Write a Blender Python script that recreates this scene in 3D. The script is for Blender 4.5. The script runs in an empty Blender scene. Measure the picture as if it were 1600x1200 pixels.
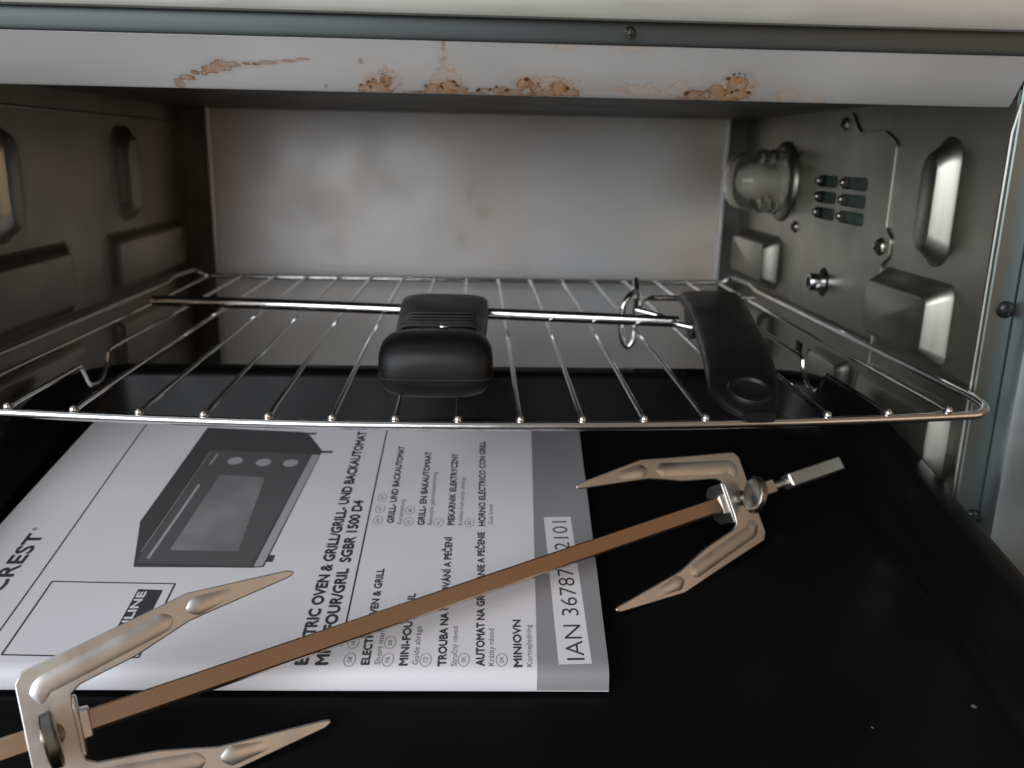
import bpy, bmesh, math, random
from mathutils import Vector, Matrix
random.seed(7)
C = bpy.context.scene.collection
S = 0.01                                   # the coordinates below are centimetres

# ------------------------------------------------------------------ camera
pitch, yaw, roll, fpx = 0.2625, 0.0461, 0.0209, 1351.03
fwd = Vector((math.sin(yaw)*math.cos(pitch), math.cos(yaw)*math.cos(pitch), -math.sin(pitch)))
rgt = Vector((math.cos(yaw), -math.sin(yaw), 0)); upv = rgt.cross(fwd)
r2 = rgt*math.cos(roll) + upv*math.sin(roll); u2 = upv*math.cos(roll) - rgt*math.sin(roll)
cam = bpy.data.cameras.new('camera'); camo = bpy.data.objects.new('camera', cam); C.objects.link(camo)
m = Matrix.Identity(4)
for i in range(3):
    m[i][0], m[i][1], m[i][2] = r2[i], u2[i], -fwd[i]
CP = Vector((0.4901, -26.5611, 7.8852))
m.translation = CP*S
camo.matrix_world = m
cam.sensor_width = 36; cam.lens = 36*fpx/1600
cam.clip_start = 0.005; cam.clip_end = 20
cam.dof.use_dof = True; cam.dof.focus_distance = 0.245; cam.dof.aperture_fstop = 18
bpy.context.scene.camera = camo

# ------------------------------------------------------------------ light
w = bpy.data.worlds.new('World'); bpy.context.scene.world = w; w.use_nodes = True
nt = w.node_tree; bg = nt.nodes['Background']
tc = nt.nodes.new('ShaderNodeTexCoord'); sx = nt.nodes.new('ShaderNodeSeparateXYZ')
mr = nt.nodes.new('ShaderNodeMapRange'); mr.inputs['From Min'].default_value = -0.75; mr.inputs['From Max'].default_value = 0.75
cr = nt.nodes.new('ShaderNodeValToRGB')          # the room: bright window side on the left, wooden furniture on the right
cr.color_ramp.elements[0].color = (0.95, 1.0, 1.05, 1); cr.color_ramp.elements[1].color = (0.42, 0.28, 0.19, 1)
for p_, c_ in ((.38, (.80, .83, .86, 1)), (.56, (.38, .34, .31, 1)), (.72, (.42, .29, .20, 1))):
    e = cr.color_ramp.elements.new(p_); e.color = c_
mz = nt.nodes.new('ShaderNodeMapRange'); mz.inputs['From Min'].default_value = -0.35; mz.inputs['From Max'].default_value = 0.12
mz.inputs['To Min'].default_value = .14; mz.inputs['To Max'].default_value = 1
sc_ = nt.nodes.new('ShaderNodeVectorMath'); sc_.operation = 'SCALE'
nt.links.new(tc.outputs['Generated'], sx.inputs[0]); nt.links.new(sx.outputs['X'], mr.inputs['Value']); nt.links.new(sx.outputs['Z'], mz.inputs['Value'])
nt.links.new(mr.outputs[0], cr.inputs[0]); nt.links.new(cr.outputs[0], sc_.inputs[0]); nt.links.new(mz.outputs[0], sc_.inputs['Scale'])
nt.links.new(sc_.outputs[0], bg.inputs['Color'])
bg.inputs['Strength'].default_value = 0.5

def area(name, loc, target, sx_, sy_, power, col):
    l = bpy.data.lights.new(name, 'AREA'); l.shape = 'RECTANGLE'; l.size = sx_*S; l.size_y = sy_*S
    l.energy = power; l.color = col
    o = bpy.data.objects.new(name, l); C.objects.link(o)
    o.location = Vector(loc)*S
    d = (Vector(target)-Vector(loc)).normalized()
    o.rotation_euler = d.to_track_quat('-Z', 'Y').to_euler()
    return o
area('window_light', (-80, -132, 60), (0, 5, 0), 150, 120, 27, (0.93, 0.965, 1.0))
area('room_light', (105, -105, 30), (5, 5, -2), 110, 90, 2.0, (1.0, 0.72, 0.50))
vs = bpy.context.scene.view_settings
bpy.context.scene.display_settings.display_device = 'sRGB'
vs.view_transform = 'Standard'; vs.look = 'None'; vs.exposure = 0; vs.gamma = 1; vs.use_curve_mapping = False
bpy.context.scene.cycles.max_bounces = 10

# ------------------------------------------------------------------ materials
def mat(name, col, rough=0.4, metal=0.0, spec=0.5):
    mm = bpy.data.materials.new(name); mm.use_nodes = True
    b = mm.node_tree.nodes['Principled BSDF']
    b.inputs['Base Color'].default_value = (*col, 1); b.inputs['Roughness'].default_value = rough
    b.inputs['Metallic'].default_value = metal; b.inputs['Specular IOR Level'].default_value = spec
    return mm
def nd(mm, t, **k):
    n = mm.node_tree.nodes.new(t)
    for a, v in k.items():
        if a in n.inputs: n.inputs[a].default_value = v
        else: setattr(n, a, v)
    return n
def lk(mm, a, b): mm.node_tree.links.new(a, b)
def bsdf(mm): return mm.node_tree.nodes['Principled BSDF']
def noise_col(mm, c1, c2, scale, lo=0.35, hi=0.65, detail=4, stretch=None):
    co = nd(mm, 'ShaderNodeTexCoord'); src = co.outputs['Object']
    if stretch:
        mp = nd(mm, 'ShaderNodeMapping'); mp.inputs['Scale'].default_value = stretch; lk(mm, src, mp.inputs[0]); src = mp.outputs[0]
    n = nd(mm, 'ShaderNodeTexNoise', Scale=scale, Detail=detail); lk(mm, src, n.inputs['Vector'])
    r = nd(mm, 'ShaderNodeValToRGB'); el = r.color_ramp.elements
    el[0].position = lo; el[1].position = hi; el[0].color = (*c1, 1); el[1].color = (*c2, 1)
    lk(mm, n.outputs['Fac'], r.inputs[0]); lk(mm, r.outputs[0], bsdf(mm).inputs['Base Color'])
    return r
def noise_rough(mm, a, b, scale, stretch=None, detail=4):
    co = nd(mm, 'ShaderNodeTexCoord'); src = co.outputs['Object']
    if stretch:
        mp = nd(mm, 'ShaderNodeMapping'); mp.inputs['Scale'].default_value = stretch; lk(mm, src, mp.inputs[0]); src = mp.outputs[0]
    n = nd(mm, 'ShaderNodeTexNoise', Scale=scale, Detail=detail); lk(mm, src, n.inputs['Vector'])
    r = nd(mm, 'ShaderNodeMapRange'); r.inputs['From Min'].default_value = .3; r.inputs['From Max'].default_value = .7
    r.inputs['To Min'].default_value = a; r.inputs['To Max'].default_value = b
    lk(mm, n.outputs['Fac'], r.inputs['Value']); lk(mm, r.outputs[0], bsdf(mm).inputs['Roughness'])
def bump(mm, scale, strength, dist=0.0002, stretch=None, detail=3):
    co = nd(mm, 'ShaderNodeTexCoord'); src = co.outputs['Object']
    if stretch:
        mp = nd(mm, 'ShaderNodeMapping'); mp.inputs['Scale'].default_value = stretch; lk(mm, src, mp.inputs[0]); src = mp.outputs[0]
    n = nd(mm, 'ShaderNodeTexNoise', Scale=scale, Detail=detail); lk(mm, src, n.inputs['Vector'])
    b = nd(mm, 'ShaderNodeBump', Strength=strength, Distance=dist)
    lk(mm, n.outputs['Fac'], b.inputs['Height']); lk(mm, b.outputs[0], bsdf(mm).inputs['Normal'])

# blobs = burnt-on stains with their own shape: centre, radii (cm, in the sheet's own X/Z), strength
def stains(mm, blobs, axes=('X', 'Z'), off=(0, 11.2), edge=0.75, tan=(0.50, 0.29, 0.14), dark=(0.13, 0.042, 0.010), k=1.0, amp=1.0):
    """burnt-on food stains mixed over whatever feeds the base colour"""
    b = bsdf(mm); inp = b.inputs['Base Color']
    co = nd(mm, 'ShaderNodeTexCoord'); sp = nd(mm, 'ShaderNodeSeparateXYZ'); lk(mm, co.outputs['Object'], sp.inputs[0])
    nz = nd(mm, 'ShaderNodeTexNoise', Scale=330.0, Detail=7.0, Roughness=.65); lk(mm, co.outputs['Object'], nz.inputs['Vector'])
    nz2 = nd(mm, 'ShaderNodeTexNoise', Scale=110.0, Detail=3.0); lk(mm, co.outputs['Object'], nz2.inputs['Vector'])
    def math_(op, a, bb=None):
        n = nd(mm, 'ShaderNodeMath', operation=op)
        for i, x in enumerate((a, bb)):
            if x is None: continue
            if isinstance(x, (int, float)): n.inputs[i].default_value = x
            else: lk(mm, x, n.inputs[i])
        return n.outputs[0]
    best = None
    for (bx_, bz_, rx, rz) in blobs:
        dx = math_('DIVIDE', math_('SUBTRACT', sp.outputs[axes[0]], (bx_+off[0])*S), rx*S)
        dz = math_('DIVIDE', math_('SUBTRACT', sp.outputs[axes[1]], (bz_+off[1])*S), rz*S)
        d = math_('ADD', math_('MULTIPLY', dx, dx), math_('MULTIPLY', dz, dz))
        best = d if best is None else math_('MINIMUM', best, d)
    wob = math_('ADD', math_('MULTIPLY', math_('SUBTRACT', nz.outputs['Fac'], .5), 4.4), math_('MULTIPLY', math_('SUBTRACT', nz2.outputs['Fac'], .5), 2.6))
    d = math_('ADD', best, wob)
    r = nd(mm, 'ShaderNodeValToRGB'); el = r.color_ramp.elements      # amount
    el[0].position = 0.0; el[0].color = (min(1, .45*k*amp),)*3+(1,); el[1].position = 1.0; el[1].color = (0, 0, 0, 1)
    for p_, v_ in ((edge*.45, .45), (edge*.8, .6), (edge*.92, .85), (edge, .75), (edge*1.06, .16), (edge*1.3, 0)):
        v_ = min(1, v_*k*amp)
        e_ = el.new(min(p_, .99)); e_.color = (v_, v_, v_, 1)
    lk(mm, d, r.inputs[0])
    nz3 = nd(mm, 'ShaderNodeTexNoise', Scale=420.0, Detail=4.0); lk(mm, co.outputs['Object'], nz3.inputs['Vector'])
    amt = math_('MULTIPLY', r.outputs[0], math_('ADD', .15, math_('MULTIPLY', nz3.outputs['Fac'], 1.7)))
    halo = math_('MULTIPLY', math_('MAXIMUM', 0.0, math_('SUBTRACT', 1.0, math_('DIVIDE', math_('ADD', best, math_('MULTIPLY', wob, .35)), 4.0))), .22*k)
    amt = math_('MINIMUM', 1.0, math_('MAXIMUM', amt, halo))
    rc = nd(mm, 'ShaderNodeValToRGB'); el = rc.color_ramp.elements
    el[0].position = edge*.55; el[0].color = (*tan, 1); el[1].position = edge; el[1].color = (*dark, 1)
    lk(mm, d, rc.inputs[0])
    mix = nd(mm, 'ShaderNodeMix', data_type='RGBA')
    lk(mm, amt, mix.inputs['Factor'])
    if inp.is_linked: lk(mm, inp.links[0].from_socket, mix.inputs['A'])
    else: mix.inputs['A'].default_value = inp.default_value[:]
    lk(mm, rc.outputs[0], mix.inputs['B']); lk(mm, mix.outputs['Result'], inp)
    # burnt spots are not metallic
    if b.inputs['Metallic'].is_linked: return
    base = b.inputs['Metallic'].default_value
    mt = math_('MULTIPLY', math_('SUBTRACT', 1.0, amt), base); lk(mm, mt, b.inputs['Metallic'])

M = {}
M['wall'] = mat('galvanised_sheet', (.40, .40, .36), .34, 1.0); noise_col(M['wall'], (.33, .325, .283), (.47, .464, .415), 14); noise_rough(M['wall'], .30, .46, 30)
bump(M['wall'], 60, .12)
M['back'] = mat('aluminised_sheet', (.6, .6, .6), .42, .55); noise_col(M['back'], (.76, .665, .575), (.85, .85, .86), 9, .3, .62, detail=5); noise_rough(M['back'], .38, .5, 22)
bump(M['back'], 260, .4, .00015, stretch=(.035, 1, 1), detail=5)
stains(M['back'], [(1.0, 4.0, .5, .35), (-.4, 2.2, .25, .5), (-6.5, 9.2, 1.2, .1), (.2, 5.2, .2, .5)], edge=.6, tan=(.66, .54, .42), dark=(.60, .46, .33), k=.45)
M['header'] = mat('header_sheet', (.6, .6, .6), .40, .4); noise_col(M['header'], (.60, .60, .59), (.70, .70, .69), 18, detail=5); noise_rough(M['header'], .32, .48, 40)
bump(M['header'], 120, .08, .0002)
HB = [(-8.72, 9.74, .14, .10), (-8.4, 9.9, .22, .09), (-8.0, 10.04, .26, .09), (-7.65, 10.14, .28, .11), (-7.3, 10.24, .32, .13), (-6.9, 10.28, .3, .09), (-6.4, 10.32, .34, .07), (-5.9, 10.36, .3, .06), (-5.3, 10.42, .3, .04), (-4.8, 10.48, .2, .03),
      (-2.62, 9.80, .30, .17), (-2.3, 9.93, .32, .20), (-3.0, 9.73, .18, .10), (-.85, 9.76, .26, .14), (-.4, 9.82, .30, .17), (0.0, 9.74, .24, .11), (.75, 9.72, .2, .09), (1.25, 9.75, .28, .10), (1.65, 9.72, .2, .08),
      (2.1, 9.86, .36, .21), (3.05, 9.84, .32, .20), (3.5, 9.74, .22, .12), (7.55, 9.76, .36, .14), (8.1, 9.83, .34, .19), (8.72, 10.12, .34, .26), (8.9, 9.78, .3, .13), (-.52, 11.0, .05, .10), (-.52, 10.85, .04, .05), (-3.04, 10.47, .06, .06), (7.3, 9.72, .08, .08), (-4.2, 9.75, .05, .05), (.9, 9.64, 2.7, .045), (8.1, 9.65, 1.1, .06), (-.6, 9.66, .7, .06), (-2.6, 9.66, .6, .06), (2.6, 9.70, .6, .10)]
HF = [(-.5, 10.3, .22, .7), (-.45, 9.95, .6, .4), (5.6, 9.88, .65, .27), (6.9, 9.92, .34, .32), (10.4, 9.78, .42, .2), (8.7, 9.95, .75, .42), (5.3, 11.0, .5, .13), (3.2, 11.0, .35, .09), (-2.4, 9.95, .7, .35), (2.7, 9.92, 1.0, .33), (11.6, 9.7, .3, .1)]
stains(M['header'], HF, edge=.7, tan=(.55, .33, .16), dark=(.40, .20, .07), k=.9)
stains(M['header'], HB, edge=.85, tan=(.46, .21, .055), dark=(.24, .075, .014), k=1.0, amp=1.3)
random.seed(11)
HS = []
for _ in range(34):
    bx_, bz_, rx_, rz_ = random.choice(HB[10:26]); a_ = random.uniform(0, math.pi)
    HS.append((bx_+rx_*1.05*math.cos(a_), bz_+rz_*1.05*math.sin(a_), random.uniform(.03, .075), random.uniform(.025, .05)))
stains(M['header'], HS, edge=.85, tan=(.06, .018, .005), dark=(.03, .009, .003), k=1.0, amp=1.6)
M['lip'] = mat('front_panel_metal', (.52, .525, .48), .42, .5); noise_rough(M['lip'], .34, .55, 35, stretch=(1, 8, 8)); bump(M['lip'], 90, .1, stretch=(.3, 3, 3))
M['frame'] = mat('frame_sheet', (.20, .23, .225), .36, .9); noise_rough(M['frame'], .28, .42, 25)
M['seam'] = mat('folded_edge', (.72, .73, .75), .35, .5)
M['groove'] = mat('groove_shade_sheet', (.15, .17, .17), .4, .85)  # frame colour darkened to paint in the shadow below the lip
M['trim'] = mat('trim_metal', (.40, .44, .44), .36, .9); noise_rough(M['trim'], .26, .42, 40)
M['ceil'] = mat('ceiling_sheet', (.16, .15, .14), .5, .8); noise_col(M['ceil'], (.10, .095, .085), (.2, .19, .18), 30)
M['dark'] = mat('dark_gap', (.015, .015, .014), .7)
M['screw'] = mat('screw_steel', (.45, .42, .38), .28, 1.0)
M['dscrew'] = mat('black_screw', (.03, .03, .03), .25, .6)
M['chrome'] = mat('chrome_wire', (.74, .74, .74), .14, 1.0); noise_rough(M['chrome'], .09, .22, 90)
M['glass'] = mat('lamp_glass', (.93, .92, .87), .03); bsdf(M['glass']).inputs['Transmission Weight'].default_value = .97; bsdf(M['glass']).inputs['IOR'].default_value = 1.3
M['frost'] = mat('frosted_bulb', (.8, .78, .72), .35)
M['teal'] = mat('green_fan_housing', (.10, .14, .125), .5)
M['enamel'] = mat('black_enamel', (.004, .004, .0045), .22, 0, .12); noise_rough(M['enamel'], .22, .4, 45); bump(M['enamel'], 500, .05, .0001)
noise_rough(M['enamel'], .16, .46, 16, detail=6)
_co = nd(M['enamel'], 'ShaderNodeTexCoord'); _v = nd(M['enamel'], 'ShaderNodeTexVoronoi', Scale=95.0); lk(M['enamel'], _co.outputs['Object'], _v.inputs['Vector'])
_a = nd(M['enamel'], 'ShaderNodeMath', operation='LESS_THAN'); lk(M['enamel'], _v.outputs['Distance'], _a.inputs[0]); _a.inputs[1].default_value = .07
_s = nd(M['enamel'], 'ShaderNodeSeparateColor'); lk(M['enamel'], _v.outputs['Color'], _s.inputs[0])
_b = nd(M['enamel'], 'ShaderNodeMath', operation='GREATER_THAN'); lk(M['enamel'], _s.outputs[0], _b.inputs[0]); _b.inputs[1].default_value = .88
_c = nd(M['enamel'], 'ShaderNodeMath', operation='MULTIPLY'); lk(M['enamel'], _a.outputs[0], _c.inputs[0]); lk(M['enamel'], _b.outputs[0], _c.inputs[1])
_m = nd(M['enamel'], 'ShaderNodeMix', data_type='RGBA'); _m.inputs['A'].default_value = (.004, .004, .0045, 1); _m.inputs['B'].default_value = (.12, .11, .10, 1)
lk(M['enamel'], _c.outputs[0], _m.inputs['Factor']); lk(M['enamel'], _m.outputs['Result'], bsdf(M['enamel']).inputs['Base Color'])
M['plastic'] = mat('black_plastic', (.006, .006, .0065), .40, 0, .36); bump(M['plastic'], 1900, .35, .00012, detail=1); noise_rough(M['plastic'], .36, .5, 60)
M['paper'] = mat('cover_paper', (.74, .74, .76), .42, 0, .45); noise_col(M['paper'], (.64, .64, .68), (.69, .69, .73), 12); bump(M['paper'], 20, .06, .0008)
M['pages'] = mat('page_paper', (.66, .65, .62), .8); noise_col(M['pages'], (.5, .49, .47), (.7, .69, .66), 90, stretch=(1, 1, 60))
M['ink'] = mat('dark_ink', (.045, .045, .05), .5)
M['grey_ink'] = mat('grey_ink', (.17, .17, .18), .5)
M['band'] = mat('grey_print', (.155, .155, .165), .38); noise_col(M['band'], (.225, .225, .24), (.26, .26, .275), 16); bump(M['band'], 20, .06, .0008)
M['pic_dark'] = mat('picture_dark', (.07, .07, .074), .42)
M['pic_mid'] = mat('picture_mid', (.105, .105, .11), .42)
M['pic_glass'] = mat('picture_glass', (.16, .16, .17), .42); noise_col(M['pic_glass'], (.17, .17, .178), (.25, .25, .26), 55, .35, .65)
M['pic_light'] = mat('picture_light', (.36, .36, .38), .42)
M['steel'] = mat('spit_steel', (.62, .55, .48), .3, 1.0); noise_col(M['steel'], (.53, .515, .495), (.63, .62, .605), 45, stretch=(1, 1, 1)); noise_rough(M['steel'], .30, .45, 130)
bump(M['steel'], 260, .12, .0001)
M['rod'] = mat('warm_reflection_steel', (.72, .525, .38), .27, 1.0)  # stainless steel; brown reflections of the room painted into its base colour
_co = nd(M['rod'], 'ShaderNodeTexCoord'); _mp = nd(M['rod'], 'ShaderNodeMapping'); _mp.vector_type = 'TEXTURE'
_mp.inputs['Rotation'].default_value = (0, 0, math.radians(28)); _mp.inputs['Scale'].default_value = (30, 1, 1)
lk(M['rod'], _co.outputs['Object'], _mp.inputs[0])
_n = nd(M['rod'], 'ShaderNodeTexNoise', Scale=900.0, Detail=3.0); lk(M['rod'], _mp.outputs[0], _n.inputs['Vector'])
_r = nd(M['rod'], 'ShaderNodeMapRange'); _r.inputs['From Min'].default_value = .3; _r.inputs['From Max'].default_value = .7
_r.inputs['To Min'].default_value = .235; _r.inputs['To Max'].default_value = .262; lk(M['rod'], _n.outputs['Fac'], _r.inputs['Value']); lk(M['rod'], _r.outputs[0], bsdf(M['rod']).inputs['Roughness'])
_n2 = nd(M['rod'], 'ShaderNodeTexNoise', Scale=11.0, Detail=1.0); lk(M['rod'], _co.outputs['Object'], _n2.inputs['Vector'])
_c = nd(M['rod'], 'ShaderNodeValToRGB'); _c.color_ramp.elements[0].position = .35; _c.color_ramp.elements[1].position = .65
_c.color_ramp.elements[0].color = (.66, .475, .335, 1); _c.color_ramp.elements[1].color = (.68, .56, .47, 1)
lk(M['rod'], _n2.outputs['Fac'], _c.inputs[0]); lk(M['rod'], _c.outputs[0], bsdf(M['rod']).inputs['Base Color'])
M['tsc'] = mat('thumbscrew_steel', (.24, .225, .20), .3, 1.0)
M['worktop'] = mat('dark_worktop', (.03, .027, .025), .5); noise_col(M['worktop'], (.02, .018, .017), (.04, .036, .033), 20)

# ------------------------------------------------------------------ helpers
def vec(*a): return Vector(a)
ROOT = {}
def thing(name, label, cat, loc, group=None):
    o = bpy.data.objects.new(name, None); C.objects.link(o); o.empty_display_size = .02
    o.location = Vector(loc)*S; o['label'] = label; o['category'] = cat
    if group: o['group'] = group
    ROOT[o] = Vector(loc)
    return o
def obj(name, bm, mt, parent=None, smooth=True, ang=35, label=None):
    """bm is in world centimetres"""
    base = Vector((0, 0, 0)); p = parent
    if parent is not None: base = ROOT.get(parent, Vector((0, 0, 0)))
    me = bpy.data.meshes.new(name)
    bmesh.ops.recalc_face_normals(bm, faces=bm.faces[:])
    for v in bm.verts: v.co = (v.co-base)*S
    bm.to_mesh(me); bm.free()
    if smooth:
        for f in me.polygons: f.use_smooth = True
        try: me.set_sharp_from_angle(angle=math.radians(ang))
        except Exception: pass
    if mt: me.materials.append(mt)
    o = bpy.data.objects.new(name, me); C.objects.link(o)
    if parent is not None: o.parent = parent
    ROOT[o] = base
    if label: o['label'] = label
    return o
def bevel(o, wd, seg=2, ang=40):
    md = o.modifiers.new('bevel', 'BEVEL'); md.width = wd*S; md.segments = seg; md.limit_method = 'ANGLE'; md.angle_limit = math.radians(ang)
    return o
def box(bm, x0, x1, y0, y1, z0, z1):
    vs_ = [bm.verts.new((x, y, z)) for x in (x0, x1) for y in (y0, y1) for z in (z0, z1)]
    for f in ((0, 1, 3, 2), (4, 6, 7, 5), (0, 4, 5, 1), (2, 3, 7, 6), (0, 2, 6, 4), (1, 5, 7, 3)):
        bm.faces.new([vs_[i] for i in f])
def loft(bm, loops, caps=(True, True), closed=True):
    rs = [[bm.verts.new(p) for p in lp] for lp in loops]
    n = len(rs[0])
    for a, b in zip(rs, rs[1:]):
        for i in range(n if closed else n-1):
            j = (i+1) % n
            bm.faces.new((a[i], a[j], b[j], b[i]))
    if caps[0]: bm.faces.new(rs[0][::-1])
    if caps[1]: bm.faces.new(rs[-1])
    return rs
def fillet(pts, r, seg=6, closed=False):
    out = []; n = len(pts); pts = [Vector(p) for p in pts]
    for i, p in enumerate(pts):
        if not closed and i in (0, n-1): out.append(p); continue
        a = pts[i-1]; b = pts[(i+1) % n]
        da = (a-p); db = (b-p); rr = r[i] if isinstance(r, (list, tuple)) else r
        rr = min(rr, da.length*.48, db.length*.48)
        if rr <= 1e-6: out.append(p); continue
        p0 = p+da.normalized()*rr; p1 = p+db.normalized()*rr
        for k in range(seg+1):
            t = k/seg; out.append(p0*(1-t)**2+p*2*t*(1-t)+p1*t*t)
    return out
def tube(bm, pts, r, n=10, closed=False, caps=True):
    pts = [Vector(p) for p in pts]; N_ = len(pts); loops = []
    prev = None
    for i, p in enumerate(pts):
        a = pts[i-1] if (i > 0 or closed) else p; b = pts[(i+1) % N_] if (i < N_-1 or closed) else p
        t = (b-a).normalized()
        if prev is None:
            ref = Vector((0, 0, 1)) if abs(t.z) < .9 else Vector((1, 0, 0))
            x = (ref-t*ref.dot(t)).normalized()
        else:
            x = (prev-t*prev.dot(t)).normalized()
        prev = x; y = t.cross(x); rr = r(i/(N_-1)) if callable(r) else r
        loops.append([p+x*math.cos(2*math.pi*k/n)*rr+y*math.sin(2*math.pi*k/n)*rr for k in range(n)])
    if closed: loops.append(loops[0]); 
    loft(bm, loops, (caps and not closed, caps and not closed))
    if closed: bmesh.ops.remove_doubles(bm, verts=bm.verts[:], dist=1e-5)
def ball(bm, c, r, seg=12, sc=(1, 1, 1)):
    mt = Matrix.Translation(Vector(c)) @ Matrix.Diagonal((r*sc[0], r*sc[1], r*sc[2], 1))
    bmesh.ops.create_uvsphere(bm, u_segments=seg, v_segments=max(6, seg*2//3), radius=1, matrix=mt)
def basis(axis):
    z = Vector(axis).normalized(); ref = Vector((0, 0, 1)) if abs(z.z) < .9 else Vector((1, 0, 0))
    x = ref.cross(z).normalized(); return x, z.cross(x), z
def lathe(bm, c, axis, prof, n=24):
    """prof: (radius, height along axis)"""
    x, y, z = basis(axis); c = Vector(c); loops = []
    for r, h in prof:
        r = max(r, 1e-4)
        loops.append([c+z*h+(x*math.cos(2*math.pi*k/n)+y*math.sin(2*math.pi*k/n))*r for k in range(n)])
    loft(bm, loops)
def rrect(w_, h_, r, seg=5):
    """rounded rectangle, centre 0"""
    out = []
    for cx, cy, a0 in ((w_/2-r, h_/2-r, 0), (-w_/2+r, h_/2-r, 90), (-w_/2+r, -h_/2+r, 180), (w_/2-r, -h_/2+r, 270)):
        for k in range(seg+1):
            a = math.radians(a0+90*k/seg); out.append((cx+r*math.cos(a), cy+r*math.sin(a)))
    return out
def nb(): return bmesh.new()
def screw(name, c, axis, r, parent, twist=0.3, mt='screw'):
    bm = nb(); lathe(bm, c, axis, [(r, -.05), (r, .06), (r*.9, .13), (r*.6, .19), (.001, .215)], 20)
    o = obj(name, bm, M[mt], parent)
    x, y, z = basis(axis); bm = nb(); c = Vector(c)
    for k in range(2):
        a = twist+k*math.pi/2; d = x*math.cos(a)+y*math.sin(a); e_ = z.cross(d)
        vs_ = [c+d*sd*r*.62+e_*se*r*.13+z*h for h in (.1, .222+.004*k) for sd, se in ((-1, -1), (1, -1), (1, 1), (-1, 1))]
        loft(bm, [vs_[:4], vs_[4:]])
    obj('cross_slot', bm, M['dark'], o, smooth=False)
    return o
def cut(o, cutters):
    """carve cutter boxes (bmesh, world cm) out of o and keep the result as plain mesh"""
    base = ROOT[o]; me = bpy.data.meshes.new('cut')
    for v in cutters.verts: v.co = (v.co-base)*S
    bmesh.ops.recalc_face_normals(cutters, faces=cutters.faces[:]); cutters.to_mesh(me); cutters.free()
    c = bpy.data.objects.new('cut', me); C.objects.link(c); c.parent = o.parent
    md = o.modifiers.new('b', 'BOOLEAN'); md.operation = 'DIFFERENCE'; md.object = c; md.solver = 'EXACT'
    bpy.context.view_layer.update()
    dg = bpy.context.evaluated_depsgraph_get(); new = bpy.data.meshes.new_from_object(o.evaluated_get(dg))
    o.modifiers.clear(); o.data = new; bpy.data.objects.remove(c); bpy.data.meshes.remove(me)

# ================================================================== worktop
bm = nb(); box(bm, -70, 70, -60, 50, -15, -11.2)
wt = obj('worktop', bm, M['worktop'], None, smooth=False); wt['kind'] = 'structure'

# ================================================================== oven
YF, YB, XW, ZC, ZF = 2.1, 31.0, 18.0, 10.15, -8.3
oven = thing('mini_oven', 'open silver countertop oven with grease-stained metal cavity and burnt drips along its top edge', 'oven', (0, 16, -11.2))
# back wall with its raised flange seams
bm = nb(); box(bm, -16.35, 16.75, YB, YB+.15, ZF, ZC+.05)
back = obj('back_wall', bm, M['back'], oven, smooth=False)
for sx_, xx in ((-1, -16.35), (1, 16.75)):
    bm = nb(); tube(bm, [(xx, YB-.12, ZF), (xx, YB-.12, ZC)], .17, 10)
    obj('flange_seam', bm, M['seam'], back)
    bm = nb(); a, b = sorted((xx+sx_*.15, sx_*XW)); box(bm, a, b, YB+.1, YB+.2, ZF, ZC)
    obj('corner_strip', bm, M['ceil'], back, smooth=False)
# ceiling & floor
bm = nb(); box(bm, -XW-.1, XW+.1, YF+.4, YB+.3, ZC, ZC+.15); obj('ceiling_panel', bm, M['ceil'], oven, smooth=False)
bm = nb(); box(bm, -XW-.1, XW+.1, YF, YB+.3, ZF-.15, ZF); obj('floor_panel', bm, M['wall'], oven, smooth=False)
# side walls (thin sheets) with pressed bosses
def wall(sgn):
    bm = nb(); a, b = sorted((sgn*XW, sgn*(XW+.12))); box(bm, a, b, YF+.05, YB+.1, ZF, ZC)
    return obj('side_wall', bm, M['wall'], oven, smooth=False)
wl, wr = wall(-1), wall(1)
def boss(parent, sgn, y0, y1, z0, z1, r, depth, slope, name='rack_guide', slope_n=None, shift=0.):
    """raised pressed shape on a side wall; slope = run of its sides"""
    slope_n = slope_n or slope
    yc, zc, wy, wz = (y0+y1)/2, (z0+z1)/2, y1-y0, z1-z0
    loops = []
    prof = [(0, 0), (.15, .06), (.5, .5), (.85, .94), (1, 1)]
    base_ = rrect(wy, wz, r, 9)
    for t, h in prof:
        ky, kz = (wy-2*slope_n*t)/wy, (wz-2*slope*t)/wz
        lp = [(a*ky, b*kz) for a, b in base_]
        loops.append([Vector((sgn*(XW-.01-depth*h), yc+a+shift*t, zc+b)) for a, b in lp])
    bm = nb(); loft(bm, loops, (False, True))
    return obj(name, bm, M['wall'], parent, ang=50)
# right wall
boss(wr, 1, 4.0, 9.9, .3, 3.5, .5, .85, .6, 'rack_guide', .5)
boss(wr, 1, 22.7, 29.8, .3, 3.5, .5, .85, .6, 'rack_guide', .5)
boss(wr, 1, 3.0, 10.0, -4.2, -.7, .5, .65, .6, 'rack_guide', .42)
boss(wr, 1, 11.6, 16.0, -3.6, -1.1, .4, .6, .5)
boss(wr, 1, 22.7, 29.8, -4.2, -.7, .5, .75, .6)
boss(wr, 1, 4.85, 6.75, 3.95, 8.75, .9, .72, .75, 'oval_embossing', .45)
# left wall
boss(wl, -1, 5.0, 14.0, .3, 3.6, .5, .5, .6, 'rack_guide', 1.0)
boss(wl, -1, 17.6, 29.4, .3, 3.5, .5, .5, .6, 'rack_guide', 1.0)
boss(wl, -1, 5.0, 14.0, -4.2, -.7, .5, .5, .6)
boss(wl, -1, 17.6, 29.4, -4.2, -.7, .5, .5, .6)
boss(wl, -1, 7.5, 9.5, 3.95, 8.75, 1.0, .75, .75, 'oval_embossing', .5)
boss(wl, -1, 19.6, 22.9, 3.9, 8.8, 1.1, .6, .75, 'oval_embossing', .95)
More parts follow.
